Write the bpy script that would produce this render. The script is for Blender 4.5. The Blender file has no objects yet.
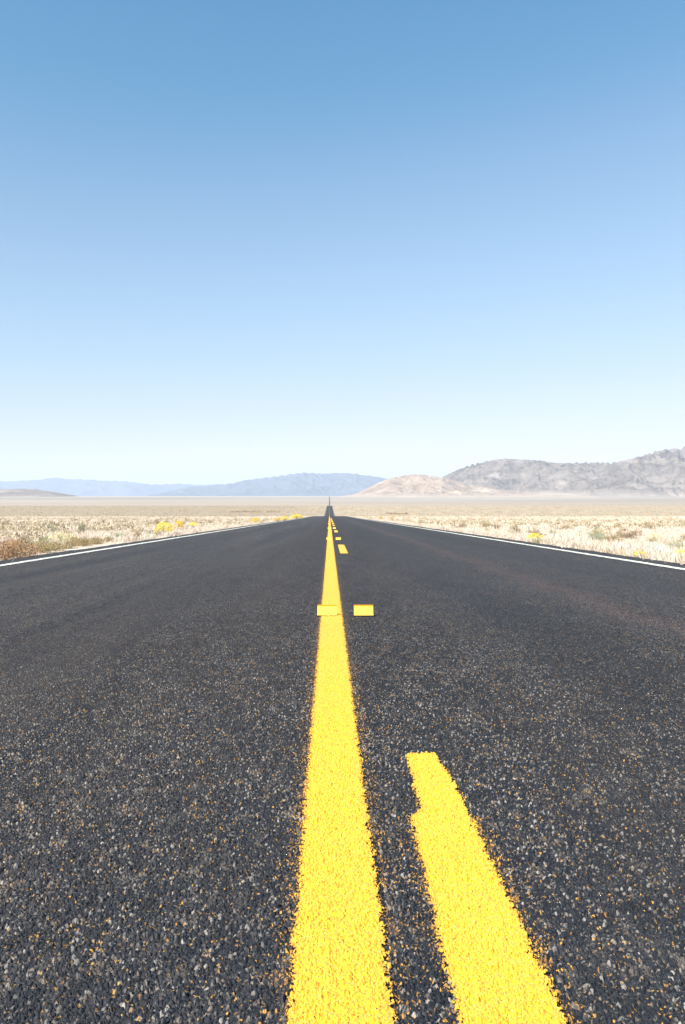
import bpy, math, random
import numpy as np
from mathutils import Vector

R = math.radians
rng = np.random.default_rng(7)
random.seed(7)
scene = bpy.context.scene
COL = scene.collection

# ------------------------------------------------------------------ camera constants
F_PX, W_PX, H_PX = 781.0, 685, 1024
EYE_Y = 494.0            # picture row of eye level
CAM_H = 0.55
YAW = math.atan(13.0 / F_PX)      # camera turned a little to the right of the road

# ------------------------------------------------------------------ small helpers
def link(o):
    COL.objects.link(o)
    return o

def tag(o, label=None, cat=None, group=None, kind=None):
    if label: o['label'] = label
    if cat: o['category'] = cat
    if group: o['group'] = group
    if kind: o['kind'] = kind
    return o

def np_mesh(name, verts, faces, mat=None, smooth=False, attrs=None):
    """verts (n,3), faces (m,k) as one mesh datablock"""
    verts = np.asarray(verts, np.float32); faces = np.asarray(faces, np.int32)
    m, k = faces.shape
    me = bpy.data.meshes.new(name)
    me.vertices.add(len(verts)); me.vertices.foreach_set('co', verts.ravel())
    me.loops.add(m * k); me.loops.foreach_set('vertex_index', faces.ravel())
    me.polygons.add(m)
    me.polygons.foreach_set('loop_start', np.arange(0, m * k, k, dtype=np.int32))
    me.polygons.foreach_set('loop_total', np.full(m, k, np.int32))
    me.polygons.foreach_set('use_smooth', np.full(m, smooth, bool))
    if attrs:
        for an, av in attrs.items():
            a = me.attributes.new(an, 'FLOAT', 'POINT')
            a.data.foreach_set('value', np.asarray(av, np.float32))
    me.update(calc_edges=True)
    if mat: me.materials.append(mat)
    return me

def obj(name, me, parent=None):
    o = link(bpy.data.objects.new(name, me))
    if parent: o.parent = parent
    return o

def empty(name, loc=(0, 0, 0), rz=0.0):
    o = link(bpy.data.objects.new(name, None))
    o.location = loc; o.rotation_euler = (0, 0, rz); o.empty_display_size = 0.2
    return o

def copy_thing(src):
    c = src.copy(); COL.objects.link(c)
    for ch in src.children:
        d = ch.copy(); COL.objects.link(d); d.parent = c
        for g in ch.children:
            e = g.copy(); COL.objects.link(e); e.parent = d
    return c

def grid_faces(ny, nx):
    i = np.arange(ny - 1)[:, None] * nx + np.arange(nx - 1)[None, :]
    i = i.ravel()
    return np.stack([i, i + 1, i + nx + 1, i + nx], 1)

# ------------------------------------------------------------------ numpy noise
def _h(ix, iy, s):
    n = (ix.astype(np.int64) * 374761393 + iy.astype(np.int64) * 668265263 + s * 974711) & 0x7fffffff
    n = ((n ^ (n >> 13)) * 1274126177) & 0x7fffffff
    return ((n ^ (n >> 16)) & 0xffff) / 65535.0

def vnoise(x, y, s=0):
    ix, iy = np.floor(x), np.floor(y)
    fx, fy = x - ix, y - iy
    fx = fx * fx * fx * (fx * (fx * 6 - 15) + 10); fy = fy * fy * fy * (fy * (fy * 6 - 15) + 10)
    a, b = _h(ix, iy, s), _h(ix + 1, iy, s)
    c, d = _h(ix, iy + 1, s), _h(ix + 1, iy + 1, s)
    return (a + (b - a) * fx) * (1 - fy) + (c + (d - c) * fx) * fy

def fbm(x, y, o=5, s=0):
    t = 0; a = 0.5
    for k in range(o):
        t = t + a * (vnoise(x, y, s + k) - 0.5); x = x * 2.03 + 11.3; y = y * 2.03 + 5.7; a *= 0.5
    return t

def ridged(x, y, o=5, s=0):
    t = 0; a = 0.5; w = 1.0
    for k in range(o):
        r = (1 - np.abs(2 * vnoise(x, y, s + k) - 1)) ** 1.6
        t = t + a * r * w; w = np.clip(r * 1.6, 0, 1)
        c, sn = 0.8, 0.6
        x, y = (c * x - sn * y) * 2.07 + 3.1, (sn * x + c * y) * 2.07 + 7.7; a *= 0.52
    return t

# ------------------------------------------------------------------ the lie of the land: height along the road
_PX = np.array([-4000, -300, 0, 100, 200, 300, 400, 500, 600, 850, 1130, 1350, 1800, 2500, 3500, 4400, 5000, 6500, 9000, 12000, 25000, 60000], float)
_PZ = np.array([ 60, 7.65, 0, -2.55, -5.1, -8.4, -12.2, -14.9, -16.0, -16.75, -16.9, -20.5, -34, -50, -66, -72, -71.5, -57, -40, -36, -92, -260], float)
def _slopes():
    d = np.diff(_PZ) / np.diff(_PX); m = np.zeros_like(_PX)
    m[0], m[-1] = d[0], d[-1]
    for i in range(1, len(_PX) - 1):
        h0, h1 = _PX[i] - _PX[i - 1], _PX[i + 1] - _PX[i]
        if d[i - 1] * d[i] <= 0: m[i] = 0
        else:
            w1, w2 = 2 * h1 + h0, h1 + 2 * h0
            m[i] = (w1 + w2) / (w1 / d[i - 1] + w2 / d[i])
    return m
_PM = _slopes()
def prof(y):
    y = np.clip(np.asarray(y, float), _PX[0], _PX[-1])
    i = np.clip(np.searchsorted(_PX, y, side='right') - 1, 0, len(_PX) - 2)
    h = _PX[i + 1] - _PX[i]; t = (y - _PX[i]) / h
    return ((2 * t**3 - 3 * t**2 + 1) * _PZ[i] + (t**3 - 2 * t**2 + t) * h * _PM[i]
            + (-2 * t**3 + 3 * t**2) * _PZ[i + 1] + (t**3 - t**2) * h * _PM[i + 1])

ROAD_E = 4.15
def crown(x): return -0.010 * (np.sqrt(np.asarray(x, float) ** 2 + 0.15 ** 2) - 0.15)
def road_z(x, y): return prof(y) + crown(x)
def ground_z(x, y):
    ax = np.abs(np.asarray(x, float)); y = np.asarray(y, float)
    k = np.clip((ax - ROAD_E + .1) / 0.25, 0, 1); k = k * k * (3 - 2 * k)
    far = np.clip((ax - 5) / 8, 0, 1)
    und = fbm(np.asarray(x, float) / 9., y / 9., 4, 3) * 0.30 * far + fbm(np.asarray(x, float) / 1.3, y / 1.3, 3, 9) * 0.05 * np.clip((ax - 4.4) / 1.2, 0, 1)
    und = und * np.clip(1 - (np.abs(y) - 150) / 300, 0.0, 1)
    base = -0.16 * (1 - k) + k * (-0.075 - 0.05 * np.clip((ax - 4.6) / 1.5, 0, 1))
    big = np.clip(np.abs(y) / 1500, 0, 1)
    return prof(y) + base + und - 0.5 * big * (1 - k)

def at(px, py, dz=0.0):
    """the spot on the ground seen at a picture point"""
    tx = (px - W_PX / 2) / F_PX; ty = (py - EYE_Y) / F_PX
    D = np.concatenate([np.arange(3, 200, .05), np.arange(200, 1200, 2.)])
    c, s = math.cos(YAW), math.sin(YAW)
    X = D * (tx * c + s); Y = D * (c - tx * s)
    below = (CAM_H - ty * D) - (ground_z(X, Y) + dz)
    i = int(np.argmax(below < 0))
    return float(X[i]), float(Y[i]), float(ground_z(X[i:i + 1], Y[i:i + 1])[0]), float(D[i])

# ------------------------------------------------------------------ node helpers
class NT:
    def __init__(self, mat):
        self.t = mat.node_tree; self.n = self.t.nodes; self.l = self.t.links
    def add(self, typ, **kw):
        nd = self.n.new(typ)
        for k, v in kw.items(): setattr(nd, k, v)
        return nd
    def set(self, sock, v):
        if isinstance(v, bpy.types.NodeSocket): self.l.new(v, sock)
        elif isinstance(v, (tuple, list)) and len(v) == 3 and sock.type == 'RGBA': sock.default_value = (*v, 1)
        else: sock.default_value = v
    def math(self, op, a, b=None, c=None, clamp=False):
        nd = self.add('ShaderNodeMath', operation=op, use_clamp=clamp)
        self.set(nd.inputs[0], a)
        if b is not None: self.set(nd.inputs[1], b)
        if c is not None: self.set(nd.inputs[2], c)
        return nd.outputs[0]
    def rng(self, v, a, b, lo=0.0, hi=1.0, smooth=False):
        nd = self.add('ShaderNodeMapRange'); nd.clamp = True
        if smooth: nd.interpolation_type = 'SMOOTHSTEP'
        self.set(nd.inputs['Value'], v)
        for k, x in (('From Min', a), ('From Max', b), ('To Min', lo), ('To Max', hi)): self.set(nd.inputs[k], x)
        return nd.outputs[0]
    def mix(self, f, a, b, mode='MIX'):
        nd = self.add('ShaderNodeMix', data_type='RGBA', blend_type=mode)
        self.set(nd.inputs[0], f); self.set(nd.inputs[6], a); self.set(nd.inputs[7], b)
        return nd.outputs[2]
    def noise(self, vec, scale, detail=4, rough=.55, dims='3D'):
        nd = self.add('ShaderNodeTexNoise', noise_dimensions=dims)
        self.l.new(vec, nd.inputs['Vector']); nd.inputs['Scale'].default_value = scale
        nd.inputs['Detail'].default_value = detail; nd.inputs['Roughness'].default_value = rough
        return nd.outputs['Fac']
    def voro(self, vec, scale, dims='2D', feature='F1', rnd=1.0):
        nd = self.add('ShaderNodeTexVoronoi', voronoi_dimensions=dims, feature=feature)
        self.l.new(vec, nd.inputs['Vector']); nd.inputs['Scale'].default_value = scale
        nd.inputs['Randomness'].default_value = rnd
        return nd
    def sep(self, v):
        nd = self.add('ShaderNodeSeparateXYZ'); self.l.new(v, nd.inputs[0]); return nd.outputs
    def sepc(self, c):
        nd = self.add('ShaderNodeSeparateColor'); self.l.new(c, nd.inputs[0]); return nd.outputs
    def scale(self, v, s):
        nd = self.add('ShaderNodeVectorMath', operation='MULTIPLY'); self.l.new(v, nd.inputs[0]); nd.inputs[1].default_value = s
        return nd.outputs[0]

def new_mat(name):
    m = bpy.data.materials.new(name); m.use_nodes = True
    nt = NT(m); nt.n.clear()
    out = nt.add('ShaderNodeOutputMaterial'); b = nt.add('ShaderNodeBsdfPrincipled')
    nt.l.new(b.outputs[0], out.inputs['Surface'])
    return m, nt, b, out

def aggregate(nt, amp, lump=0.0):
    """chip-seal stones shared by the road and the paint on it; returns stone values and a displacement vector socket"""
    co = nt.add('ShaderNodeTexCoord').outputs['Object']
    wob = nt.add('ShaderNodeTexNoise', noise_dimensions='2D'); nt.l.new(co, wob.inputs['Vector'])
    wob.inputs['Scale'].default_value = 120; wob.inputs['Detail'].default_value = 2
    wv = nt.add('ShaderNodeVectorMath', operation='MULTIPLY_ADD')
    nt.l.new(wob.outputs['Color'], wv.inputs[0]); wv.inputs[1].default_value = (.005, .005, 0); nt.l.new(co, wv.inputs[2])
    v1 = nt.voro(wv.outputs[0], 235); v2 = nt.voro(wv.outputs[0], 430)
    c1 = nt.sepc(v1.outputs['Color']); c2 = nt.sepc(v2.outputs['Color'])
    d1 = nt.math('SUBTRACT', 1.0, nt.math('POWER', nt.math('MULTIPLY', v1.outputs['Distance'], 1.25), 2.0), clamp=True)
    h1 = nt.math('MULTIPLY', d1, nt.math('MULTIPLY_ADD', c1[1], .9, .1))
    d2 = nt.math('SUBTRACT', 1.0, nt.math('MULTIPLY', v2.outputs['Distance'], 1.2), clamp=True)
    h2 = nt.math('MULTIPLY', nt.math('MULTIPLY', d2, c2[1]), .55)
    h = nt.math('MAXIMUM', h1, h2)
    vb = nt.voro(wv.outputs[0], 160); cb_ = nt.sepc(vb.outputs['Color'])
    db = nt.math('SUBTRACT', 1.0, nt.math('POWER', nt.math('MULTIPLY', vb.outputs['Distance'], 2.0), 2.0), clamp=True)
    bigm = nt.math('MULTIPLY', nt.math('GREATER_THAN', cb_[2], .80), nt.math('GREATER_THAN', db, .02))
    h = nt.math('MAXIMUM', h, nt.math('MULTIPLY', nt.math('MULTIPLY', bigm, nt.math('POWER', db, .5)), nt.math('MULTIPLY_ADD', cb_[0], .7, .75)))
    if lump:
        h = nt.math('ADD', h, nt.math('MULTIPLY', nt.math('SUBTRACT', nt.noise(co, 70, 3, .55), .5), lump))
    dn = nt.add('ShaderNodeDisplacement'); dn.inputs['Midlevel'].default_value = 0
    dn.inputs['Scale'].default_value = amp; nt.l.new(h, dn.inputs['Height'])
    return co, c1, c2, h, dn.outputs[0], bigm, cb_

# ------------------------------------------------------------------ materials
def mat_asphalt():
    m, nt, b, out = new_mat('asphalt')
    co, c1, c2, h, disp, bigm, cb_ = aggregate(nt, 0.0062)
    x, y, z = nt.sep(co)
    # stone colour: bitumen coated, some worn to bare grey or tan rock
    base = nt.mix(nt.math('POWER', c1[0], 1.8), (.0055, .010, .018), (.026, .031, .039))
    wear = nt.noise(nt.scale(co, (1, .35, 1)), 2.2, 4, .6)
    thr = nt.math('SUBTRACT', 1.04, nt.math('MULTIPLY', wear, .21))
    bare = nt.math('GREATER_THAN', c1[2], thr)
    col = nt.mix(bare, base, nt.mix(nt.math('POWER', c1[1], 2), (.07, .062, .055), (.38, .35, .31)))
    bare2 = nt.math('GREATER_THAN', c2[2], .92)
    col = nt.mix(nt.math('MULTIPLY', bare2, nt.rng(c2[0], 0, 1, .1, 1)), col, (.27, .225, .18))
    # clusters of chips that lost their bitumen, and dark flushed blotches
    v3 = nt.voro(co, 34); c3 = nt.sepc(v3.outputs['Color'])
    clu = nt.math('MULTIPLY', nt.math('GREATER_THAN', c3[0], .93), nt.math('GREATER_THAN', c1[0], .45))
    col = nt.mix(nt.math('MULTIPLY', clu, .45), col, nt.mix(c3[1], (.16, .10, .06), (.24, .21, .18)))
    blo = nt.rng(nt.noise(nt.scale(co, (1, .3, 1)), 7, 5, .65), .42, .62, 0, .55)
    col = nt.mix(blo, col, (.016, .018, .022))
    col = nt.mix(nt.math('MULTIPLY', bigm, nt.rng(cb_[1], .70, .99, 0, .85)), col, nt.mix(cb_[0], (.12, .08, .05), (.30, .28, .26)))
    # fine streaky grain along the direction of travel
    gr = nt.noise(nt.scale(co, (1, .2, 1)), 62, 2, .6)
    col = nt.mix(nt.rng(gr, .57, .73, 0, .5), col, (.095, .085, .078))
    col = nt.mix(nt.rng(gr, .46, .36, 0, .6), col, (.008, .011, .016))
    # flecks of tan rock and of yellow paint thrown off the lines
    dl = nt.math('MAXIMUM', nt.math('SUBTRACT', nt.math('ABSOLUTE', nt.math('SUBTRACT', x, .0115)), .056), 0)
    pr = nt.math('ADD', nt.math('MULTIPLY', nt.math('POWER', 2.718, nt.math('MULTIPLY', dl, -85)), .42), .024)
    dd = nt.math('MAXIMUM', nt.math('SUBTRACT', nt.math('ABSOLUTE', nt.math('SUBTRACT', x, .2025)), .056), 0)
    dp = nt.math('MULTIPLY', nt.math('MULTIPLY', nt.math('POWER', 2.718, nt.math('MULTIPLY', dd, -85)), .4), nt.math('LESS_THAN', y, 1.41))
    pr = nt.math('ADD', pr, dp)
    fl = nt.math('GREATER_THAN', nt.math('FRACT', nt.math('MULTIPLY', nt.math('ADD', c2[0], c2[1]), 3.71)), nt.math('SUBTRACT', 1, pr))
    col = nt.mix(fl, col, nt.mix(c2[2], (.20, .095, .03), (.50, .27, .05)))
    # reddish gravel strip along the middle of the right lane, dusty centre of the left lane
    s1 = nt.rng(nt.math('ABSOLUTE', nt.math('SUBTRACT', x, nt.math('MULTIPLY_ADD', nt.noise(co, .6, 3), .5, 1.45))), 0, .24, 1, 0, True)
    red = nt.math('MULTIPLY', s1, nt.math('GREATER_THAN', c1[0], .74))
    col = nt.mix(nt.math('MULTIPLY', red, .75), col, (.16, .095, .08))
    # wheel tracks: bitumen flushed darker
    trk = None
    for cx in (-2.75, -1.15, 1.0, 2.75):
        t = nt.rng(nt.math('ABSOLUTE', nt.math('SUBTRACT', x, cx)), .1, .5, 1, 0, True)
        trk = t if trk is None else nt.math('MAXIMUM', trk, t)
    big = nt.noise(nt.scale(co, (1, .12, 1)), 1.1, 5, .6)
    col = nt.mix(nt.math('MULTIPLY', trk, nt.rng(big, .3, .7, .1, .45)), col, (.017, .019, .023))
    dust = nt.rng(nt.noise(nt.scale(co, (1, .022, 1)), 2.4, 5, .6), .36, .72, .08, .42, True)
    side = nt.rng(x, -.1, -1.2, .3, 1)
    col = nt.mix(nt.math('MULTIPLY', dust, side), col, (.105, .088, .076))
    nt.l.new(col, b.inputs['Base Color'])
    nt.set(b.inputs['Roughness'], nt.rng(c1[1], 0, 1, .55, .85))
    b.inputs['Specular IOR Level'].default_value = .22
    b.inputs['Sheen Weight'].default_value = .015; b.inputs['Sheen Roughness'].default_value = .5      # road dust
    b.inputs['Sheen Tint'].default_value = (1, .88, .78, 1)
    nt.l.new(disp, out.inputs['Displacement']); m.displacement_method = 'BOTH'
    return m

def mat_paint(name, ca, cb, rag=.009, thin=.0, amber=(.76, .35, .015), rim=(.62, .33, .03), thin_k=.45):
    m, nt, b, out = new_mat(name)
    co, c1, c2, h, disp, bigm, cb_ = aggregate(nt, 0.0044, 2.0)
    at_ = nt.add('ShaderNodeAttribute', attribute_name='edge')
    e = at_.outputs['Fac']
    col = nt.mix(c1[0], ca, cb)
    blot = nt.noise(co, 9, 4, .6)
    thinp = nt.math('MULTIPLY', nt.rng(nt.noise(co, 95, 3, .6), .46, .62), thin_k)
    col = nt.mix(thinp, col, amber)
    col = nt.mix(nt.rng(blot, .35, .7, 0, .35), col, cb)
    col = nt.mix(nt.math('MULTIPLY', nt.rng(nt.math('ADD', e, nt.math('MULTIPLY', nt.math('SUBTRACT', c1[1], .5), .012)), .0, .010, 1, 0), .75), col, rim)
    grime = nt.math('MULTIPLY', nt.math('GREATER_THAN', c2[2], .93), .35)
    col = nt.mix(grime, col, tuple(v * .55 for v in cb))
    nt.l.new(col, b.inputs['Base Color']); b.inputs['Roughness'].default_value = .75
    b.inputs['Specular IOR Level'].default_value = .25
    b.inputs['Sheen Weight'].default_value = .30; b.inputs['Sheen Roughness'].default_value = .45      # glass beads in the paint
    b.inputs['Sheen Tint'].default_value = (1, .97, .45, 1)
    # ragged edge: stones near the rim are painted or not, one by one
    r = nt.math('MULTIPLY', nt.math('SUBTRACT', c1[2], .5), rag)
    r2 = nt.math('MULTIPLY', nt.math('SUBTRACT', c2[0], .5), rag * .55)
    r3 = nt.math('MULTIPLY', nt.math('SUBTRACT', nt.noise(co, 26, 4), .5), .016)
    sd = nt.math('ADD', nt.math('ADD', e, r), nt.math('ADD', r2, r3))
    keep = nt.math('GREATER_THAN', sd, 0)
    pit = nt.math('LESS_THAN', nt.math('ADD', h, nt.math('MULTIPLY', e, 8)), -.12 + thin)
    keep = nt.math('MULTIPLY', keep, nt.math('SUBTRACT', 1, pit))
    tr = nt.add('ShaderNodeBsdfTransparent'); mx = nt.add('ShaderNodeMixShader')
    nt.l.new(keep, mx.inputs[0]); nt.l.new(tr.outputs[0], mx.inputs[1]); nt.l.new(b.outputs[0], mx.inputs[2])
    nt.l.new(mx.outputs[0], out.inputs['Surface'])
    nt.l.new(disp, out.inputs['Displacement']); m.displacement_method = 'BOTH'
    return m

def mat_ground():
    m, nt, b, out = new_mat('desert_ground')
    co = nt.add('ShaderNodeTexCoord').outputs['Object']
    x, y, z = nt.sep(co)
    n1 = nt.noise(co, 1.1, 6, .65, '2D'); n2 = nt.noise(nt.scale(co, (1, .6, 1)), .16, 5, .6, '2D')
    col = nt.mix(nt.rng(n1, .35, .68), (.54, .445, .34), (.68, .59, .48))
    col = nt.mix(nt.rng(n2, .42, .62, 0, .65), col, (.53, .42, .29))
    peb = nt.voro(co, 22); pc = nt.sepc(peb.outputs['Color'])
    col = nt.mix(nt.math('MULTIPLY', nt.math('GREATER_THAN', pc[0], .82), .5), col, nt.mix(pc[1], (.20, .16, .12), (.6, .52, .42)))
    # gravel shoulder beside the asphalt
    sh = nt.rng(nt.math('ADD', nt.math('ABSOLUTE', x), nt.math('MULTIPLY', n1, .8)), 4.5, 4.95, 1, 0)
    col = nt.mix(nt.math('MULTIPLY', sh, .7), col, nt.mix(pc[2], (.24, .18, .13), (.42, .33, .25)))
    # brush-covered plain in the middle distance
    sage = nt.mix(nt.rng(nt.noise(nt.scale(co, (1, .5, 1)), .07, 5, .7, '2D'), .4, .62), (.35, .28, .195), (.48, .385, .28))
    spk = nt.rng(nt.noise(nt.scale(co, (1, .45, 1)), .22, 3, .7, '2D'), .53, .66, 0, .75)
    sage = nt.mix(spk, sage, (.25, .20, .135))
    sage = nt.mix(nt.rng(x, 10, -60, 0, .55), sage, (.27, .215, .155))
    f1 = nt.math('MULTIPLY', nt.rng(y, 60, 420), nt.rng(y, 1500, 3600, 1, 0))
    col = nt.mix(f1, col, sage)
    # far plain: pale flats banded with brush
    band = nt.noise(nt.scale(co, (.0002, .0011, 1)), 1, 5, .6, '2D')
    farc = nt.mix(nt.rng(band, .42, .6), (.385, .33, .275), (.30, .25, .20))
    farc = nt.mix(nt.rng(nt.noise(nt.scale(co, (.004, .0015, 1)), 1, 4, .7, '2D'), .45, .7, 0, .4), farc, (.30, .26, .19))
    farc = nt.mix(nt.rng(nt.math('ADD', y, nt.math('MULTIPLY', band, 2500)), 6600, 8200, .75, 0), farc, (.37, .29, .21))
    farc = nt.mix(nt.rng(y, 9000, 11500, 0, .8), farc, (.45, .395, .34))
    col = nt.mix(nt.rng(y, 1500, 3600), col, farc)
    nt.l.new(col, b.inputs['Base Color']); b.inputs['Roughness'].default_value = .95
    b.inputs['Specular IOR Level'].default_value = .1
    bp = nt.add('ShaderNodeBump'); bp.inputs['Strength'].default_value = .8; bp.inputs['Distance'].default_value = .08
    nt.l.new(n1, bp.inputs['Height']); nt.l.new(bp.outputs[0], b.inputs['Normal'])
    return m

def mat_rock(name, ca, cb, pale, zlo, zhi):
    m, nt, b, out = new_mat(name)
    co = nt.add('ShaderNodeTexCoord').outputs['Object']
    x, y, z = nt.sep(co)
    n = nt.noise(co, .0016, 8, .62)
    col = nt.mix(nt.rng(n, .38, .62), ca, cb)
    spots = nt.rng(nt.noise(co, .012, 6, .7), .50, .64, 0, .65)
    col = nt.mix(spots, col, tuple(v * .55 for v in ca))
    pl = nt.rng(nt.noise(nt.scale(co, (1, 1, 2.5)), .0016, 6, .65), .55, .68, 0, .7)
    col = nt.mix(pl, col, pale)
    fan = nt.rng(nt.math('ADD', z, nt.math('MULTIPLY', n, 160)), zlo, zhi, 1, 0)
    col = nt.mix(fan, col, pale)
    nt.l.new(col, b.inputs['Base Color']); b.inputs['Roughness'].default_value = .95
    b.inputs['Specular IOR Level'].default_value = .05
    return m

def mat_leaf(name, ca, cb, rough=.75, trans=.0):
    m, nt, b, out = new_mat(name)
    r = nt.add('ShaderNodeNewGeometry').outputs['Random Per Island']
    oi = nt.add('ShaderNodeObjectInfo').outputs['Random']
    col = nt.mix(r, ca, cb)
    hs = nt.add('ShaderNodeHueSaturation'); nt.l.new(col, hs.inputs['Color'])
    nt.set(hs.inputs['Value'], nt.rng(oi, 0, 1, .82, 1.15)); nt.set(hs.inputs['Hue'], nt.rng(oi, 0, 1, .488, .51))
    nt.l.new(hs.outputs[0], b.inputs['Base Color']); b.inputs['Roughness'].default_value = rough
    b.inputs['Specular IOR Level'].default_value = .15
    if trans:
        tl = nt.add('ShaderNodeBsdfTranslucent'); nt.l.new(hs.outputs[0], tl.inputs['Color'])
        mx = nt.add('ShaderNodeMixShader'); mx.inputs[0].default_value = trans
        nt.l.new(b.outputs[0], mx.inputs[1]); nt.l.new(tl.outputs[0], mx.inputs[2]); nt.l.new(mx.outputs[0], out.inputs['Surface'])
    return m

def mat_plain(name, ca, cb, sc=60, rough=.5):
    m, nt, b, out = new_mat(name)
    co = nt.add('ShaderNodeTexCoord').outputs['Object']
    nt.l.new(nt.mix(nt.noise(co, sc, 4), ca, cb), b.inputs['Base Color']); b.inputs['Roughness'].default_value = rough
    return m

M_ASPH = mat_asphalt()
M_YEL = mat_paint('yellow_paint', (.86, .435, .03), (.80, .375, .015))
M_WHITE = mat_paint('white_paint', (.80, .80, .78), (.66, .65, .63), rag=.016, thin=.06, amber=(.5, .48, .45), rim=(.4, .38, .36), thin_k=.7)
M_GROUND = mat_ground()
M_TAB = mat_plain('yellow_plastic', (.88, .62, .10), (.84, .55, .07))
M_BUTYL = mat_plain('black_butyl', (.012, .012, .012), (.03, .028, .026), 90, .8)
M_REFL = mat_plain('amber_reflector', (.78, .36, .01), (.70, .30, .01), rough=.25)

# ------------------------------------------------------------------ road
def road_rows():
    y = [-6, -4, -2.5, -1.5, -.8, -.3, 0, .2]
    v = .3
    while v < .62: y.append(v); v += .02
    while v < 1.9: y.append(v); v += .0021
    while v < 12400:
        y.append(v); v += min(.00058 * v * v, .03 * v)
    y.append(12400)
    return np.array(y)
ROWS = road_rows()

def road_cols():
    x = [0.0]; s = .0021
    while x[-1] < ROAD_E:
        if x[-1] > .5: s *= 1.0085
        x.append(x[-1] + s)
    x[-1] = ROAD_E
    x = np.array(x)
    return np.concatenate([-x[:0:-1], x])
cols = road_cols()
X, Y = np.meshgrid(cols, ROWS)
wig = (fbm(Y / .7, Y * 0 + X * 0 + np.sign(X) * 7, 4, 21) * .10) * np.clip((np.abs(X) - 3.9) / .25, 0, 1) * np.sign(X)
Z = road_z(X, Y)
v = np.stack([X + wig, Y, Z], -1).reshape(-1, 3)
f = grid_faces(len(ROWS), len(cols))
# sides of the asphalt mat
nx, ny = len(cols), len(ROWS)
vl = v.reshape(ny, nx, 3)
sl = vl[:, 0].copy() + np.array([-.05, 0, -.12]); sr = vl[:, -1].copy() + np.array([.05, 0, -.12])
n0 = len(v); v2 = np.concatenate([v, sl, sr])
i = np.arange(ny - 1)
fl_ = np.stack([n0 + i, i * nx, (i + 1) * nx, n0 + i + 1], 1)
fr_ = np.stack([i * nx + nx - 1, n0 + ny + i, n0 + ny + i + 1, (i + 1) * nx + nx - 1], 1)
f = np.concatenate([f, fl_, fr_])
road = obj('road', np_mesh('road', v2, f, M_ASPH, True))
tag(road, 'straight two lane dark asphalt highway running down across the desert plain', 'road', kind='structure')

def stripe(name, lo, hi, y0, y1, mat, step, lab, cat, group=None, y_end=True, lift=.0052):
    """paint: lo/hi are numbers or functions of y"""
    mg = .022
    rows = ROWS[(ROWS > y0 - mg) & (ROWS < y1 + mg)]
    if y0 > 3 and len(rows) < 24 and y1 < 200: rows = np.linspace(y0 - mg, y1 + mg, 24)
    elif y_end: rows = np.unique(np.concatenate([[y0 - mg], rows, [y1 + mg]]))
    lo_f = lo if callable(lo) else (lambda q: np.full_like(q, lo))
    hi_f = hi if callable(hi) else (lambda q: np.full_like(q, hi))
    a, b = lo_f(rows), hi_f(rows)
    n = max(5, int((float((b - a).max()) + 2 * mg) / step) + 1)
    t = np.linspace(0, 1, n)[None, :]
    Xs = (a - mg)[:, None] + t * (b - a + 2 * mg)[:, None]; Ys = np.repeat(rows[:, None], n, 1)
    e = np.minimum(Xs - a[:, None], b[:, None] - Xs)
    if y_end: e = np.minimum(e, np.minimum(Ys - y0, y1 - Ys))
    up = lift + np.clip(Ys / 6000, 0, 1) * .3
    Zs = road_z(Xs, Ys) + up
    me = np_mesh(name, np.stack([Xs, Ys, Zs], -1).reshape(-1, 3), grid_faces(len(rows), n), mat, True, {'edge': e.ravel()})
    o = obj(name, me)
    return tag(o, lab, cat, group)

LINE_LO, LINE_HI, DASH_LO, DASH_HI = -.045, .068, .147, .258
stripe('centre_line', LINE_LO, LINE_HI, -6, 12390, M_YEL, .0021, 'unbroken rough edged yellow line down the middle of the highway', 'road line', y_end=False)
def d_lo(q):
    k = np.clip((q - 1.395) / .05, 0, 1); k = k * k * (3 - 2 * k)
    tip = np.clip((q - 1.745) / .027, 0, 1) ** 2 * .012
    return (1 - k) * (.1405 + (q - .84) * .013) + k * (.168 + np.clip(q - 1.5, 0, 1) * .015) + tip + fbm(q * 6, q * 0, 3, 4) * .006
def d_hi(q): return np.where(q > 1.55, .256 - (q - 1.55) * .075, .2535) + fbm(q * 6, q * 0 + 9, 3, 4) * .006
DASHES = 'yellow dashes beside the centre line'
stripe('lane_dash', d_lo, d_hi, -1.25, 1.772, M_YEL, .0021, 'large yellow dash nearest the viewer with stepped narrow far tip', 'road dash', DASHES)
ordn = ['second', 'third', 'fourth', 'fifth', 'sixth', 'seventh', 'eighth', 'ninth', 'tenth']
for k in range(1, 9):
    y0 = 10.75 + (k - 1) * 12.19
    stripe('lane_dash', DASH_LO, DASH_HI, y0, y0 + 3.05, M_YEL, .006 if k < 3 else .02,
           f'yellow dash right of the solid line, {ordn[k-1]} dash counting away from the viewer', 'road dash', DASHES)
EDGES = 'white lines along the road edges'
stripe('edge_line', -3.77, -3.645, -6, 12390, M_WHITE, .02, 'white edge line beside the shoulder with reddish weeds, left of the road', 'edge line', EDGES, y_end=False)
stripe('edge_line', 3.645, 3.77, -6, 12390, M_WHITE, .02, 'white edge line along the right shoulder of the highway', 'edge line', EDGES, y_end=False)

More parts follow.
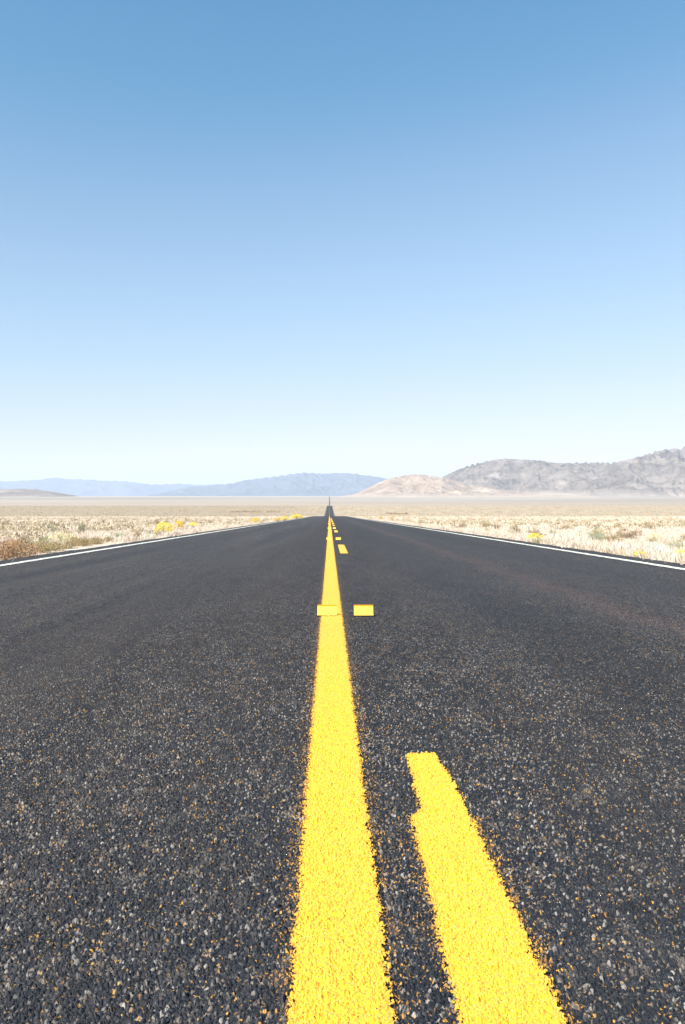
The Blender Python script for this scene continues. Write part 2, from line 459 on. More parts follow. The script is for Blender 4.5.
# ------------------------------------------------------------------ raised temporary road tabs
def box_bevel(lo, hi, bv=.001):
    import bmesh
    bm = bmesh.new(); bmesh.ops.create_cube(bm, size=1)
    for q in bm.verts:
        q.co = Vector([(lo[k] + hi[k]) / 2 + q.co[k] * (hi[k] - lo[k]) for k in range(3)])
    if bv: bmesh.ops.bevel(bm, geom=bm.edges[:], offset=bv, segments=2, affect='EDGES')
    return bm
def bm_obj(name, bm, mat, parent):
    me = bpy.data.meshes.new(name); bm.to_mesh(me); bm.free(); me.materials.append(mat)
    return obj(name, me, parent)
def make_tab():
    r = empty('road_tab')
    bm_obj('base_plate', box_bevel((-.052, -.030, 0), (.052, .004, .0035)), M_TAB, r)
    bm_obj('adhesive_pad', box_bevel((-.0545, -.033, -.006), (.0545, .007, 0), .002), M_BUTYL, r)
    up = box_bevel((-.052, .0045, .0005), (.052, .0065, .0495), .0006)
    for q in up.verts: q.co.y += (q.co.z / .0495) ** 2 * .006
    bm_obj('upright', up, M_TAB, r)
    s = box_bevel((-.0515, .0085, .0445), (.0515, .0115, .0515), .0005)
    bm_obj('reflective_strip', s, M_REFL, r)
    return r
TABS = 'yellow raised road tabs'
proto = make_tab()
first = True
for k in range(8):
    y = 4.19 + 12.19 * k
    for side in (0, 1):
        x = (-.013, .1835)[side] + random.uniform(-.006, .006) * (k > 0)
        o = proto if first else copy_thing(proto)
        first = False
        o.location = (x, y, float(road_z(x, y)) + .008); o.rotation_euler = (0, 0, R((-2.0, .8)[side] if k == 0 else random.uniform(-4, 4)))
        where = ('on the solid yellow line', 'right of the solid yellow line')[side]
        o.location.z += .002
        pos = 'nearest pair' if k == 0 else f'{ordn[k-1]} pair away'
        tag(o, f'yellow upright tab {where}, {pos}', 'road marker', TABS)

# ------------------------------------------------------------------ ground
def sym(a): return np.concatenate([-np.array(a)[::-1], a])
xs = [0.0, 2.0, 3.6]
q = 4.0
while q < 4.8: xs.append(q); q += .05
while q < 60000: xs.append(q); q += max(.1, .022 * q)
xs.append(62000)
xs = np.unique(sym(xs))
ys = [-3000, -1500, -600, -250, -120, -60, -30, -15, -8, -3, 0, 3]
q = 4.0
while q < 12400:
    ys.append(q); q += max(.12, .012 * q)
ys += list(np.geomspace(12500, 60000, 60))
ys = np.array(ys)
GX, GY = np.meshgrid(xs, ys)
GZ = ground_z(GX, GY)
# gentle swells on the far plain, off the road
sw = fbm(GX / 900, GY / 700, 4, 31) * 5 * np.clip((np.abs(GX) - 60) / 600, 0, 1) * np.clip((GY - 1500) / 3000, 0, 1)
GZ = GZ + sw
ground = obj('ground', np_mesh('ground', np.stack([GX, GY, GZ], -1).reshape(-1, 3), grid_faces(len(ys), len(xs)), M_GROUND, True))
tag(ground, 'pale dry desert plain of sand and straw on both sides of the highway', 'ground', kind='structure')

# ------------------------------------------------------------------ mountains
def az_of(px): return YAW + math.atan((px - W_PX / 2) / F_PX)
def range_mesh(name, pts, r0, rc, r1, naz, nr, mat, ns, amp, zbase, seed, pw=1.25, spur=1.0):
    """pts: (picture column, row) along the skyline; the range gets its own foot, crest and back distances"""
    az = np.linspace(az_of(pts[0][0]), az_of(pts[-1][0]), naz)
    D = rc * np.cos(np.array([az_of(p[0]) for p in pts]) - YAW)
    hz = [CAM_H + (EYE_Y - p[1]) / F_PX * d for p, d in zip(pts, D)]
    H = np.interp(az, [az_of(p[0]) for p in pts], hz)
    k = 2; H = np.convolve(np.pad(H, k, mode='edge'), np.ones(2 * k + 1) / (2 * k + 1), 'valid')
    r = np.concatenate([np.linspace(r0, rc, nr), np.linspace(rc, r1, nr // 3)[1:]])
    A, Rr = np.meshgrid(az, r)
    Xm, Ym = Rr * np.sin(A), Rr * np.cos(A)
    wx = fbm(Xm / ns * .7, Ym / ns * .7, 4, seed + 50) * 1.3
    wy = fbm(Xm / ns * .7 + 9, Ym / ns * .7, 4, seed + 60) * 1.3
    n = ridged(Xm / ns + wx, Ym / ns * .62 + wy, 6, seed)
    n2 = fbm(Xm / (ns * .35), Ym / (ns * .35), 5, seed + 20)
    t = np.where(Rr <= rc, (Rr - r0) / (rc - r0), 1 - (Rr - rc) / (r1 - rc) * .9)
    t = np.clip(t + (wx * .22) * np.clip(t * (1 - t) * 4, 0, 1), 0, 1.05)
    Hc = H[None, :] - zbase
    g = np.clip(t, 0, 1) ** pw
    mid = np.clip(4 * g * (1 - g * .80), 0, 1)
    h = Hc * (g + (n - .62) * amp * mid * spur + n2 * amp * .35 * mid) + (fbm(Xm / (ns * .16), Ym / (ns * .16), 4, seed + 70)) * amp * 60 * np.clip(t * 2, 0, 1) + (ridged(Xm / (ns * .24) + wx, Ym / (ns * .17) + wy, 4, seed + 90) - .55) * amp * .11 * Hc * np.clip(t * 2.5, 0, 1) * np.clip(1.15 - g, .25, 1)
    Zm = zbase + np.maximum(h, -3) - 6 * (1 - np.clip(t * 12, 0, 1))
    for _ in range(3):
        top = ((Zm - CAM_H) / (Rr * np.cos(A - YAW))).max(0) * (rc * np.cos(az - YAW)) + CAM_H
        k = np.clip((H - zbase) / np.maximum(top - zbase, 3), .3, 3)
        q = 7; k = np.convolve(np.pad(k, q, mode='edge'), np.ones(2 * q + 1) / (2 * q + 1), 'valid')
        Zm = np.where(Zm > zbase, zbase + (Zm - zbase) * k[None, :], Zm)
    return obj(name, np_mesh(name, np.stack([Xm, Ym, Zm], -1).reshape(-1, 3), grid_faces(len(r), naz)[:, ::-1], mat, True))

M_MTN = mat_rock('mountain_rock', (.125, .106, .094), (.235, .20, .172), (.37, .315, .27), 15, 150)
M_TAN = mat_rock('tan_hill_rock', (.27, .205, .155), (.40, .315, .245), (.48, .395, .32), 10, 90)
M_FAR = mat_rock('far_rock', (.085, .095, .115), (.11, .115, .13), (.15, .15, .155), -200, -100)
M_LOW = mat_rock('low_hill_rock', (.20, .16, .13), (.27, .22, .18), (.36, .30, .25), -80, -40)
main = [(400, 495), (420, 487), (440, 478), (455, 471), (468, 466), (480, 463), (492, 460), (505, 458.5), (520, 459.5), (540, 460.5), (556, 463),
        (575, 463), (595, 462.5), (612, 463), (622, 461), (632, 458.5), (645, 455), (660, 450.5), (672, 449), (690, 448.5), (720, 446), (760, 451), (820, 447), (900, 458), (980, 470)]
o = range_mesh('mountain_range', main, 9800, 13200, 17500, 900, 240, M_MTN, 1150, .75, -38, 101)
tag(o, 'long grey brown rugged mountain ridge rising on the right side', 'mountain', kind='structure')
tan = [(340, 496.5), (355, 494), (370, 487), (380, 482), (388, 479), (398, 476.5), (408, 475), (418, 474.2), (428, 475), (440, 477), (455, 481), (475, 486), (500, 490), (540, 493), (600, 495)]
o = range_mesh('tan_hill', tan, 9300, 11400, 14500, 420, 160, M_TAN, 800, .5, -38, 202, 1.35)
tag(o, 'pale tan rounded hill at the near end of the grey ridge', 'hill', kind='structure')
blue = [(135, 498), (155, 494), (175, 489.5), (190, 487), (205, 486), (220, 484.5), (235, 483), (243, 480.5), (255, 479), (268, 477.5), (280, 476), (292, 474), (303, 472.8), (312, 473), (322, 473.8), (335, 473), (350, 473.2), (362, 475), (375, 476.5), (386, 478.5), (400, 481), (420, 483), (450, 486)]
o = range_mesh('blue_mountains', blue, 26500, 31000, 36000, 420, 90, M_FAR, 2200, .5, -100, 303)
tag(o, 'hazy blue mountain range behind the end of the road', 'mountain', kind='structure')
pale = [(-160, 482), (-110, 479), (-60, 481), (-20, 482.5), (0, 481.5), (15, 481), (30, 480), (42, 479.5), (50, 478), (57, 477.4), (64, 479), (80, 479.3), (95, 480), (110, 481), (122, 481), (135, 482.5), (150, 484.5), (165, 484.5), (178, 483.5), (192, 484.5), (205, 484.8), (218, 484), (240, 486), (270, 487), (300, 488)]
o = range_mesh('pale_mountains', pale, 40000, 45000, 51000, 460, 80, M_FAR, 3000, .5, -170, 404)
tag(o, 'faint pale blue jagged mountains lowest contrast on the far left skyline', 'mountain', kind='structure')
low = [(-160, 492), (-100, 487.5), (-50, 487), (-20, 488.5), (0, 489.2), (12, 489), (22, 488.6), (35, 489.3), (48, 491), (60, 493), (72, 495), (84, 496.8)]
o = range_mesh('low_hill', low, 11500, 13000, 15000, 240, 70, M_LOW, 900, .25, -42, 505)
tag(o, 'low dull brown hill before the pale mountains', 'hill', kind='structure')

# ------------------------------------------------------------------ desert plants
def leaves_mesh(name, P, Dr, L, Wd, mat):
    """one small pointed four-sided leaf per row: base P, direction Dr (n,3), length L, width Wd"""
    n = len(P)
    side = np.cross(Dr, rng.normal(size=(n, 3))); side /= np.linalg.norm(side, axis=1, keepdims=True) + 1e-9
    L = np.asarray(L)[:, None]; Wd = np.asarray(Wd)[:, None]
    a = P; b = P + Dr * L * .5 + side * Wd * .5; c = P + Dr * L; d = P + Dr * L * .5 - side * Wd * .5
    v = np.stack([a, b, c, d], 1).reshape(-1, 3)
    f = np.arange(4 * n).reshape(n, 4)
    return np_mesh(name, v, f, mat)

def unit(v): return v / (np.linalg.norm(v, axis=-1, keepdims=True) + 1e-9)

def bush_points(n, nt_, w, h, spread=.16):
    """clumped points through the outer part of an uneven dome 1 m wide scale; returns points and outward directions"""
    th = rng.uniform(0, 2 * np.pi, nt_); ph = np.arccos(rng.uniform(.05, 1, nt_))
    rad = rng.uniform(.62, 1.08, nt_)
    T = np.stack([np.sin(ph) * np.cos(th) * rad * w / 2, np.sin(ph) * np.sin(th) * rad * w / 2, np.cos(ph) * rad * h], 1)
    T[:, 2] = np.maximum(T[:, 2], .08 * h)
    k = rng.integers(0, nt_, n)
    s = rng.uniform(.45, 1.0, n)[:, None]
    P = T[k] * s + rng.normal(0, spread * .5, (n, 3)) * np.array([w, w, h]) * .5
    P[:, 2] = np.maximum(P[:, 2], .01)
    return P, unit(P * np.array([1, 1, 1.4]) + np.array([0, 0, .12])), T

def stems_mesh(name, T, mat, r=.006):
    v, f = [], []
    for p in T:
        b = p * .05; b[2] = -.02
        m_ = p * .5 + np.array([0, 0, .06]) * p[2]
        for (a, c, ra, rc_) in ((b, m_, r, r * .7), (m_, p, r * .7, r * .35)):
            k = len(v)
            d = unit(c - a); s = unit(np.cross(d, [0.3, .7, .1])); u = np.cross(d, s)
            for q, rr in ((a, ra), (c, rc_)):
                for j in range(3):
                    an = j * 2.094
                    v.append(q + (s * math.cos(an) + u * math.sin(an)) * rr)
            for j in range(3): f.append((k + j, k + (j + 1) % 3, k + 3 + (j + 1) % 3, k + 3 + j))
    return np_mesh(name, np.array(v), np.array(f), mat)

L_SAGE = mat_leaf('sage_leaf', (.25, .27, .18), (.42, .43, .31), trans=.15)
L_RABB = mat_leaf('rabbitbrush_leaf', (.34, .34, .18), (.54, .52, .32), trans=.15)
L_FLOW = mat_leaf('yellow_bloom', (.80, .56, .015), (.86, .66, .03), trans=.1)
L_PALEF = mat_leaf('faded_bloom', (.66, .58, .28), (.72, .65, .40), trans=.1)
L_RED = mat_leaf('red_weed', (.33, .165, .08), (.58, .43, .25), trans=.12)
L_OLIV = mat_leaf('olive_weed', (.25, .18, .085), (.42, .33, .17), trans=.12)
L_STRAW = mat_leaf('straw', (.62, .515, .40), (.80, .71, .585), trans=.25)
L_DARK = mat_leaf('dry_brush', (.26, .20, .12), (.46, .36, .24), trans=.1)
M_STEM = mat_plain('stem_bark', (.16, .12, .08), (.28, .22, .15), 40, .9)

def sage_proto(n=1100, ll=.05):
    P, Dn, T = bush_points(n, 46, 1, .72)
    Dn = unit(Dn + rng.normal(0, .45, Dn.shape) + np.array([0, 0, .25]))
    return (leaves_mesh('foliage', P, Dn, rng.uniform(.7, 1.5, n) * ll, rng.uniform(.7, 1.3, n) * ll * .38, L_SAGE), stems_mesh('stem', T * .85, M_STEM))
def rabbit_proto(flow, nf=420, cover=.9, side=0.0):
    n = 900
    P, Dn, T = bush_points(n, 52, 1, .78, .12)
    Dn = unit(Dn + rng.normal(0, .3, Dn.shape) + np.array([0, 0, .4]))
    fol = leaves_mesh('foliage', P * np.array([.94, .94, .9]), Dn, rng.uniform(.05, .10, n), rng.uniform(.010, .018, n), L_RABB)
    th = rng.uniform(0, 2 * np.pi, nf); ph = np.arccos(rng.uniform(1 - cover, 1, nf))
    rad = rng.uniform(.9, 1.1, nf) + .08 * np.sin(th * 5 + 1)
    C = np.stack([np.sin(ph) * np.cos(th) * rad * .5 + side, np.sin(ph) * np.sin(th) * rad * .5, np.cos(ph) * rad * .78], 1)
    ks = 4
    Cf = np.repeat(C, ks, 0) + rng.normal(0, .018, (nf * ks, 3))
    Df = unit(rng.normal(0, .6, Cf.shape) + np.array([0, 0, .9]))
    flo = leaves_mesh('blossoms', Cf, Df, rng.uniform(.03, .055, nf * ks), rng.uniform(.025, .04, nf * ks), flow)
    return fol, flo, stems_mesh('stem', T * .85, M_STEM)
def weed_proto(leaf):
    n = 1300
    base = rng.normal(0, .22, (n, 3)); base[:, 2] = 0
    hgt = rng.uniform(.1, 1, n) ** .8 * .8
    P = base * (1 + hgt[:, None] * .6); P[:, 2] = hgt * (1.05 - np.hypot(base[:, 0], base[:, 1]) * 1.0)
    P[:, 2] = np.maximum(P[:, 2], .01)
    Dn = unit(rng.normal(0, .5, (n, 3)) + np.array([0, 0, .7]))
    T = P[::26] * np.array([1, 1, 1.0])
    return leaves_mesh('foliage', P, Dn, rng.uniform(.06, .13, n), rng.uniform(.018, .035, n), leaf), stems_mesh('stem', T, M_STEM, .005)
def grass_proto(n=420):
    base = rng.normal(0, .12, (n, 3)); base[:, 2] = 0
    Dn = unit(rng.normal(0, .33, (n, 3)) + base * 1.6 + np.array([0, 0, 1.0]))
    return leaves_mesh('blades', base, Dn, rng.uniform(.4, 1.0, n), rng.uniform(.010, .022, n), L_STRAW)

SAGE = [sage_proto() for _ in range(5)]
RABY = [rabbit_proto(L_FLOW) for _ in range(3)]
RABT = [rabbit_proto(L_FLOW, 170, .35, .1) for _ in range(2)]
RABP = [rabbit_proto(L_PALEF, 110, .5) for _ in range(3)]
REDW = [weed_proto(L_RED) for _ in range(3)]
OLIW = [weed_proto(L_OLIV) for _ in range(3)]
GRAS = [grass_proto() for _ in range(3)]
DARK = []
for _ in range(3):
    P, Dn, T = bush_points(700, 40, 1, .6)
    Dn = unit(Dn + rng.normal(0, .6, Dn.shape))
    DARK.append((leaves_mesh('foliage', P, Dn, rng.uniform(.06, .12, 700), rng.uniform(.015, .03, 700), L_DARK), stems_mesh('stem', T, M_STEM)))

KINDS = {'sage': ('sagebrush', SAGE, .72, 'shrub'), 'gold': ('rabbitbrush', RABY, .82, 'shrub'), 'tip': ('rabbitbrush', RABT, .82, 'shrub'),
         'pale': ('rabbitbrush', RABP, .82, 'shrub'), 'red': ('dry_weed', REDW, .85, 'weed'), 'olive': ('dry_weed', OLIW, .85, 'weed'),
         'dark': ('dry_bush', DARK, .62, 'shrub'), 'straw': ('bunchgrass', [(g,) for g in GRAS], .95, 'grass tuft')}
_used = {}
def plant(kind, x, y, w, h, label, group):
    name, protos, hh, cat = KINDS[kind]
    pk = random.randrange(len(protos))
    z = float(ground_z(np.array([x]), np.array([y]))[0])
    key = (kind, pk)
    if key in _used: r = copy_thing(_used[key])
    else:
        r = empty(name)
        for me in protos[pk]: obj(me.name.split('.')[0], me, r)
        _used[key] = r
    r.location = (x, y, z - .02); r.rotation_euler = (0, 0, random.uniform(0, 6.28)); r.scale = (w, w, h / hh)
    return tag(r, label, cat, group)

# (kind, picture column, base row, width px, height px, label)
HERO = [
 ('red', 4, 560.5, 28, 19, 'rust red dry weed clump at the very left picture edge by the road'),
 ('red', 18, 558.5, 26, 18, 'rust red weed clump second along the left shoulder'),
 ('red', 31, 556, 20, 12, 'rust red weed clump just left of the olive weeds'),
 ('red', 11, 553, 22, 14, 'rust red weed clump behind the front red clumps at the left edge'),
 ('olive', 24, 551, 20, 13, 'brown green weed clump in the back row beside the olive weeds'),
 ('sage', 34, 547, 22, 9, 'grey sagebrush directly behind the red weeds'),
 ('olive', 76, 546, 18, 9, 'brown weed clump in front of the yellow topped bush, right end'),
 ('straw', 88, 541, 16, 8, 'pale straw tuft behind the greenish weeds'),
 ('olive', 42, 553, 22, 13, 'brown olive weed clump beside the last red weeds'),
 ('olive', 55, 551, 18, 10, 'brown olive weed clump below the pale yellow topped bush'),
 ('olive', 68, 549, 16, 8, 'low olive weed clump on the left shoulder, mid row'),
 ('olive', 84, 546.5, 15, 9, 'greenish weed clump on the left shoulder right of the yellow topped bush'),
 ('olive', 96, 544.5, 15, 8, 'greenish brown weed clump farther along the left shoulder'),
 ('olive', 108, 542.5, 12, 6, 'small brown weed clump at the end of the left weed row'),
 ('pale', 62, 545, 34, 14, 'wide pale bush with faded yellow top behind the left weeds'),
 ('sage', 45, 543, 20, 9, 'pale sagebrush left of the yellow topped bush'),
 ('sage', 121, 539, 22, 9, 'pale grey green sagebrush left of the bright yellow rabbitbrush'),
 ('olive', 138, 538, 10, 6, 'small brown bush between the sagebrush and bright yellow rabbitbrush'),
 ('straw', 140, 533, 12, 12, 'tall pale straw tuft behind the small brown bush'),
 ('sage', 152, 536, 22, 9, 'grey green sagebrush touching the bright yellow rabbitbrush'),
 ('gold', 164, 534, 19, 12, 'bright yellow blooming rabbitbrush, largest on the left roadside'),
 ('gold', 179, 529, 9, 9, 'bright yellow rabbitbrush just behind the largest yellow one'),
 ('tip', 193, 529, 12, 6, 'small sparse rabbitbrush with few yellow blooms'),
 ('sage', 203, 528, 11, 5, 'small grey sagebrush right of the sparse yellow one'),
 ('gold', 256, 523.5, 11, 6, 'small bright yellow rabbitbrush halfway to the road crest, left side'),
 ('sage', 264, 522.5, 8, 4, 'tiny green bush between two yellow ones, left roadside'),
 ('gold', 277, 521.5, 8, 4, 'yellow rabbitbrush before the last pair near the left crest'),
 ('gold', 286, 520.5, 9, 4.5, 'yellow rabbitbrush, second last before the left crest'),
 ('gold', 301, 519.5, 13, 4.5, 'yellow rabbitbrush farthest away, at the left crest'),
 ('pale', 653, 541, 16, 8.5, 'rounded rabbitbrush with faded yellow crown behind right shoulder'),
 ('sage', 677, 550, 26, 13, 'large grey green sagebrush at the right picture edge'),
 ('gold', 681, 557.5, 16, 9, 'bright yellow rabbitbrush in front of the large right sagebrush'),
 ('tip', 637, 558.5, 16, 7, 'low plant with yellow blooms at the right asphalt edge'),
 ('tip', 622, 555.5, 10, 5, 'smaller low plant with yellow blooms at the right asphalt edge'),
 ('pale', 597, 537, 18, 8, 'pale yellowish bush standing behind the right grass'),
 ('tip', 537, 543.5, 19, 9, 'pale bush with yellow blooms close to the right shoulder'),
 ('sage', 465, 529, 12, 6, 'grey green sagebrush at the right roadside, larger of a close pair'),
 ('sage', 453, 528, 9, 5, 'grey green sagebrush at the right roadside, smaller of a close pair'),
 ('pale', 423, 523, 7, 4, 'small yellowish bush on the right verge'),
 ('sage', 403, 521.5, 6, 3, 'tiny sagebrush on the right verge near the crest'),
 ('gold', 381, 518.5, 5, 2, 'tiny yellow bush at the right crest, nearer the road'),
 ('gold', 393, 518, 5, 2, 'tiny yellow bush at the right crest, farther from the road'),
]
hero_xy = []
for kind, px, py, w, h, lab in HERO:
    x, y, z, D = at(px, py)
    if abs(x) < 4.35: x = math.copysign(4.35, x)
    s = D / F_PX
    hero_xy.append((x, y, w * s / 2))
    plant(kind, x, y, w * s, h * s * (1.0 if kind in ('gold', 'pale') else 1.15), lab, 'marked roadside plants')

def wedge(n, y0, y1, pw, xmax_k=.56):
    """random spots on both sides of the road; pw<1 crowds them towards y0"""
    u = rng.uniform(0, 1, n)
    y = (y0 ** (1 - pw) + u * (y1 ** (1 - pw) - y0 ** (1 - pw))) ** (1 / (1 - pw))
    sd = np.where(rng.uniform(size=n) < .5, -1, 1)
    x = sd * (4.9 + rng.uniform(0, 1, n) * (xmax_k * y + 2))
    return x, y

MARKED = np.array(hero_xy)
def clear_of_marked(x, y):
    ok = np.ones(len(x), bool)
    for hx, hy, hr in MARKED:
        d = math.hypot(hx, hy); ux, uy = -hx / d, -hy / d
        rx, ry = x - hx, y - hy
        t = np.clip(rx * ux + ry * uy, 0, 1.6)
        ok &= np.hypot(rx - t * ux, ry - t * uy) > hr + .06
    return ok

# individual smaller shrubs on the near plain
cnt = 0
sx, sy = wedge(700, 10, 75, 1.15)
order = np.argsort(sy)
GL = {('sage', -1): 'small pale grey sagebrush scattered in the dry grass left of the highway', ('sage', 1): 'small pale grey sagebrush scattered in the dry grass right of the highway',
      ('dark', -1): 'small brown dry bush scattered in the grass left of the highway', ('dark', 1): 'small brown dry bush scattered in the grass right of the highway'}
GG = {('sage', -1): 'small sagebrush left of the highway', ('sage', 1): 'small sagebrush right of the highway',
      ('dark', -1): 'small dry bushes left of the highway', ('dark', 1): 'small dry bushes right of the highway'}
for i_ in order:
    if cnt >= 240: break
    x, y = float(sx[i_]), float(sy[i_])
    if abs(x) > .50 * y + 1: continue
    if any((x - a) ** 2 + (y - b) ** 2 < (c + .5) ** 2 for a, b, c in hero_xy): continue
    if vnoise(np.array([x / 5.]), np.array([y / 7.]), 77)[0] < .33: continue
    k = 'sage' if random.random() < .5 else 'dark'
    w = random.uniform(.25, .62) ** 1.0
    key = (k, -1 if x < 0 else 1)
    plant(k, x, y, w, w * random.uniform(.45, .75), GL[key], GG[key])
    hero_xy.append((x, y, w / 2)); cnt += 1

# the rest of the brush: countless small clumps out to the crest and over the plain beyond
def brush_mass(n, y0, y1, pw, per, wr, hr, ll, thr):
    x, y = wedge(n, y0, y1, pw, .62)
    k = vnoise(x / 14, y / 22, 55) * .6 + vnoise(x / 4, y / 6, 56) * .4
    x, y = x[k > thr], y[k > thr]
    q_ = clear_of_marked(x, y); x, y = x[q_], y[q_]
    z = ground_z(x, y); m = len(x)
    w = rng.uniform(*wr, m); h = w * rng.uniform(*hr, m)
    th = rng.uniform(0, 6.283, (m, per)); ph = np.arccos(rng.uniform(.02, 1, (m, per))); rd = rng.uniform(.55, 1.05, (m, per))
    P = np.stack([x[:, None] + np.sin(ph) * np.cos(th) * rd * w[:, None] / 2, y[:, None] + np.sin(ph) * np.sin(th) * rd * w[:, None] / 2,
                  z[:, None] + np.cos(ph) * rd * h[:, None]], -1).reshape(-1, 3)
    Dn = unit(rng.normal(0, .6, P.shape) + np.array([0, 0, .5]))
    sc = np.repeat(w, per) * ll
    return P, Dn, sc * rng.uniform(.7, 1.4, m * per), sc * rng.uniform(.3, .6, m * per)
L_MIX = mat_leaf('mixed_brush_leaf', (.30, .24, .155), (.54, .455, .33), trans=.1)
A = brush_mass(6000, 18, 190, 1.02, 40, (.18, .5), (.35, .6), .24, .42)
B = brush_mass(9000, 520, 1180, .6, 22, (.6, 1.8), (.3, .55), .34, .38)
allp = [np.concatenate([a, b]) for a, b in zip(A, B)]
o = obj('scrub', leaves_mesh('scrub', *allp, L_MIX))
tag(o, 'low grey brown scrub dotting the dry plain out to the distance', 'scrub', kind='stuff')

# dry grass
def grass_mass(n, y0, y1, pw, per, hr, wd):
    x, y = wedge(n, y0, y1, pw, .60)
    k = vnoise(x / 3, y / 4, 65) * .55 + vnoise(x / .9, y / 1.2, 66) * .45
    x, y = x[k > .36], y[k > .36]
    if y0 < 12:
        n2 = 1500; vy = 7.5 * (85 / 7.5) ** rng.uniform(0, 1, n2); vx = np.where(rng.uniform(size=n2) < .5, -1, 1) * rng.uniform(4.32, 5.3, n2)
        x, y = np.concatenate([x, vx]), np.concatenate([y, vy])
    q_ = clear_of_marked(x, y); x, y = x[q_], y[q_]
    # keep the narrow verge by the asphalt as well
    m = len(x); z = ground_z(x, y)
    off = rng.normal(0, 1, (m, per, 2)) * rng.uniform(.05, .16, (m, 1, 1))
    P = np.stack([np.repeat(x[:, None], per, 1) + off[..., 0], np.repeat(y[:, None], per, 1) + off[..., 1], np.repeat(z[:, None], per, 1)], -1).reshape(-1, 3)
    lean = np.concatenate([off * 2.2, np.ones((m, per, 1))], -1).reshape(-1, 3)
    Dn = unit(lean + rng.normal(0, .35, P.shape) * np.array([1, 1, .3]))
    L = (np.repeat(rng.uniform(*hr, m), per)) * rng.uniform(.5, 1.1, m * per)
    return P, Dn, L, rng.uniform(.7, 1.4, m * per) * wd
G1 = grass_mass(5200, 7.5, 30, .9, 46, (.06, .20), .014)
G2 = grass_mass(8000, 28, 110, .9, 22, (.07, .22), .035)
G3 = grass_mass(6000, 100, 210, .7, 14, (.08, .22), .07)
allg = [np.concatenate(t) for t in zip(G1, G2, G3)]
o = obj('dry_grass', leaves_mesh('dry_grass', *allg, L_STRAW))
tag(o, 'bleached straw coloured dry grass covering the verges and near plain', 'grass', kind='stuff')

# dark strips of brush far out on the plain
def brush_strip(px0, px1, py, hpx, label):
    x0, y0, z0, D0 = at(px0, py); x1, y1, z1, D1 = at(px1, py)
    n = 420; t = rng.uniform(0, 1, n)
    hgt = hpx * D0 / F_PX
    x = x0 + (x1 - x0) * t; y = y0 + (y1 - y0) * t + rng.normal(0, 6, n)
    env = .45 + .55 * vnoise(t * 9, t * 0 + px0, 5)
    z = ground_z(x, y) + rng.uniform(0, 1, n) * hgt * env
    me = leaves_mesh('brush_strip', np.stack([x, y, z], 1) - np.array([x0, y0, z0]), unit(rng.normal(0, .6, (n, 3)) + np.array([0, 0, .5])), rng.uniform(.6, 1.5, n), rng.uniform(.4, .8, n), L_DARK)
    o = obj('brush_strip', me); o.location = (x0, y0, z0)
    tag(o, label, 'brush', 'dark brush strips on the plain')
brush_strip(230, 262, 512.3, .7, 'long thin dark brush strip far out on the left plain')
brush_strip(266, 279, 512.3, 1.3, 'short thicker dark brush strip nearer the road on the left plain')
brush_strip(388, 408, 514.3, .9, 'thin dark brush strip far out right of the road')

# ------------------------------------------------------------------ haze
def box_mesh(name, lo, hi):
    v = np.array([[x, y, z] for z in (lo[2], hi[2]) for y in (lo[1], hi[1]) for x in (lo[0], hi[0])], float)
    f = np.array([[0, 2, 3, 1], [4, 5, 7, 6], [0, 1, 5, 4], [2, 6, 7, 3], [0, 4, 6, 2], [1, 3, 7, 5]])
    return np_mesh(name, v, f)
HAZE = 2.6e-5
hm = bpy.data.materials.new('haze_air'); hm.use_nodes = True
hm.node_tree.nodes.clear()
ho = hm.node_tree.nodes.new('ShaderNodeOutputMaterial'); pv = hm.node_tree.nodes.new('ShaderNodeVolumePrincipled')
pv.inputs['Density'].default_value = HAZE; pv.inputs['Color'].default_value = (.66, .79, .97, 1); pv.inputs['Anisotropy'].default_value = 0.0
hm.node_tree.links.new(pv.outputs[0], ho.inputs['Volume'])
hb = obj('haze', box_mesh('haze', (-63000, -3500, -262), (63000, 61000, 1350)))
hb.data.materials.append(hm)
tag(hb, 'thin bluish desert air fading the far mountains', 'haze', kind='stuff')

# ------------------------------------------------------------------ light
SUN_EL, SUN_AZ = R(42), R(180 + 46)      # azimuth clockwise from +Y: behind the camera, to its left
sd = Vector((math.sin(SUN_AZ) * math.cos(SUN_EL), math.cos(SUN_AZ) * math.cos(SUN_EL), math.sin(SUN_EL)))
sun = bpy.data.lights.new('sun', 'SUN'); sun.energy = 4.6; sun.angle = R(.53); sun.color = (1, .955, .88)
so = link(bpy.data.objects.new('sun', sun)); so.rotation_euler = sd.to_track_quat('Z', 'Y').to_euler(); so.location = (0, 0, 50)

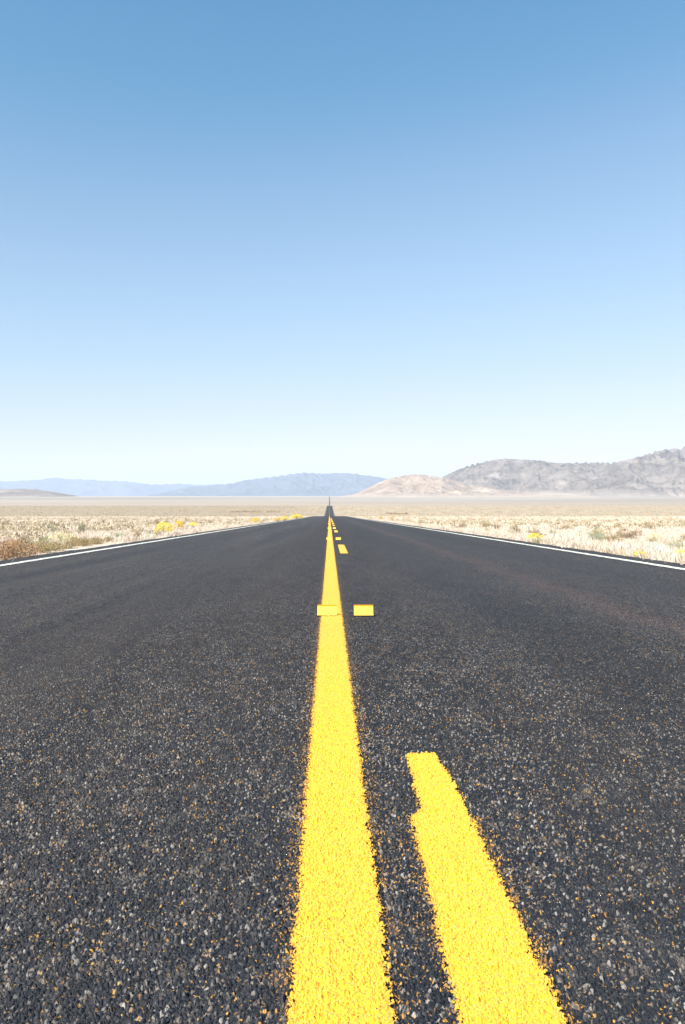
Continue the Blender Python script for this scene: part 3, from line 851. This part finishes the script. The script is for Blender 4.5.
w = bpy.data.worlds.new('World'); scene.world = w; w.use_nodes = True
wn = w.node_tree; bg = wn.nodes['Background']
sky = wn.nodes.new('ShaderNodeTexSky'); sky.sky_type = 'NISHITA'; sky.sun_disc = False
sky.sun_elevation = SUN_EL; sky.sun_rotation = SUN_AZ
sky.altitude = 1600; sky.air_density = 1.5; sky.dust_density = .5; sky.ozone_density = 4.0
# the camera's soft highlight response, applied to the sky's own radiance
K = .088 * 2 ** 1.1 / 2
m1 = wn.nodes.new('ShaderNodeVectorMath'); m1.operation = 'SCALE'; m1.inputs['Scale'].default_value = K
cv = wn.nodes.new('ShaderNodeRGBCurve')
m2 = wn.nodes.new('ShaderNodeVectorMath'); m2.operation = 'SCALE'; m2.inputs['Scale'].default_value = 1 / K
for ci, pts_ in enumerate((((.19, .115), (.30, .30), (.44, .445), (.79, .70), (1.28, .96), (2, 1.15)),
                           ((.35, .335), (.52, .515), (.72, .67), (1.13, .85), (1.43, .95), (2, 1.12)),
                           ((.65, .62), (.88, .81), (1.1, .94), (1.4, 1.0), (2, 1.15)))):
    c_ = cv.mapping.curves[ci]
    for (a_, b_) in pts_[:-1]: c_.points.new(a_ / 2, b_ / 2)
    c_.points[-1].location = (1, pts_[-1][1] / 2)
cv.mapping.update()
wn.links.new(sky.outputs[0], m1.inputs[0]); wn.links.new(m1.outputs[0], cv.inputs['Color'])
wn.links.new(cv.outputs[0], m2.inputs[0]); wn.links.new(m2.outputs[0], bg.inputs['Color']); bg.inputs['Strength'].default_value = .088

# ------------------------------------------------------------------ camera
cam = bpy.data.cameras.new('camera'); co_ = link(bpy.data.objects.new('camera', cam))
cam.sensor_fit = 'VERTICAL'; cam.sensor_height = 24; cam.sensor_width = 24 * W_PX / H_PX
cam.lens = F_PX / H_PX * 24
cam.shift_y = -(H_PX / 2 - EYE_Y) / H_PX
cam.clip_start = .02; cam.clip_end = 200000
co_.location = (0, 0, CAM_H); co_.rotation_euler = (R(90), 0, -YAW)
scene.camera = co_

scene.view_settings.view_transform = 'Standard'; scene.view_settings.look = 'None'
scene.view_settings.gamma = 1; scene.view_settings.use_curve_mapping = False
scene.view_settings.exposure = 1.1
scene.render.engine = 'CYCLES'
scene.cycles.max_bounces = 6; scene.cycles.transparent_max_bounces = 16; scene.cycles.volume_bounces = 1
scene.cycles.use_denoising = True
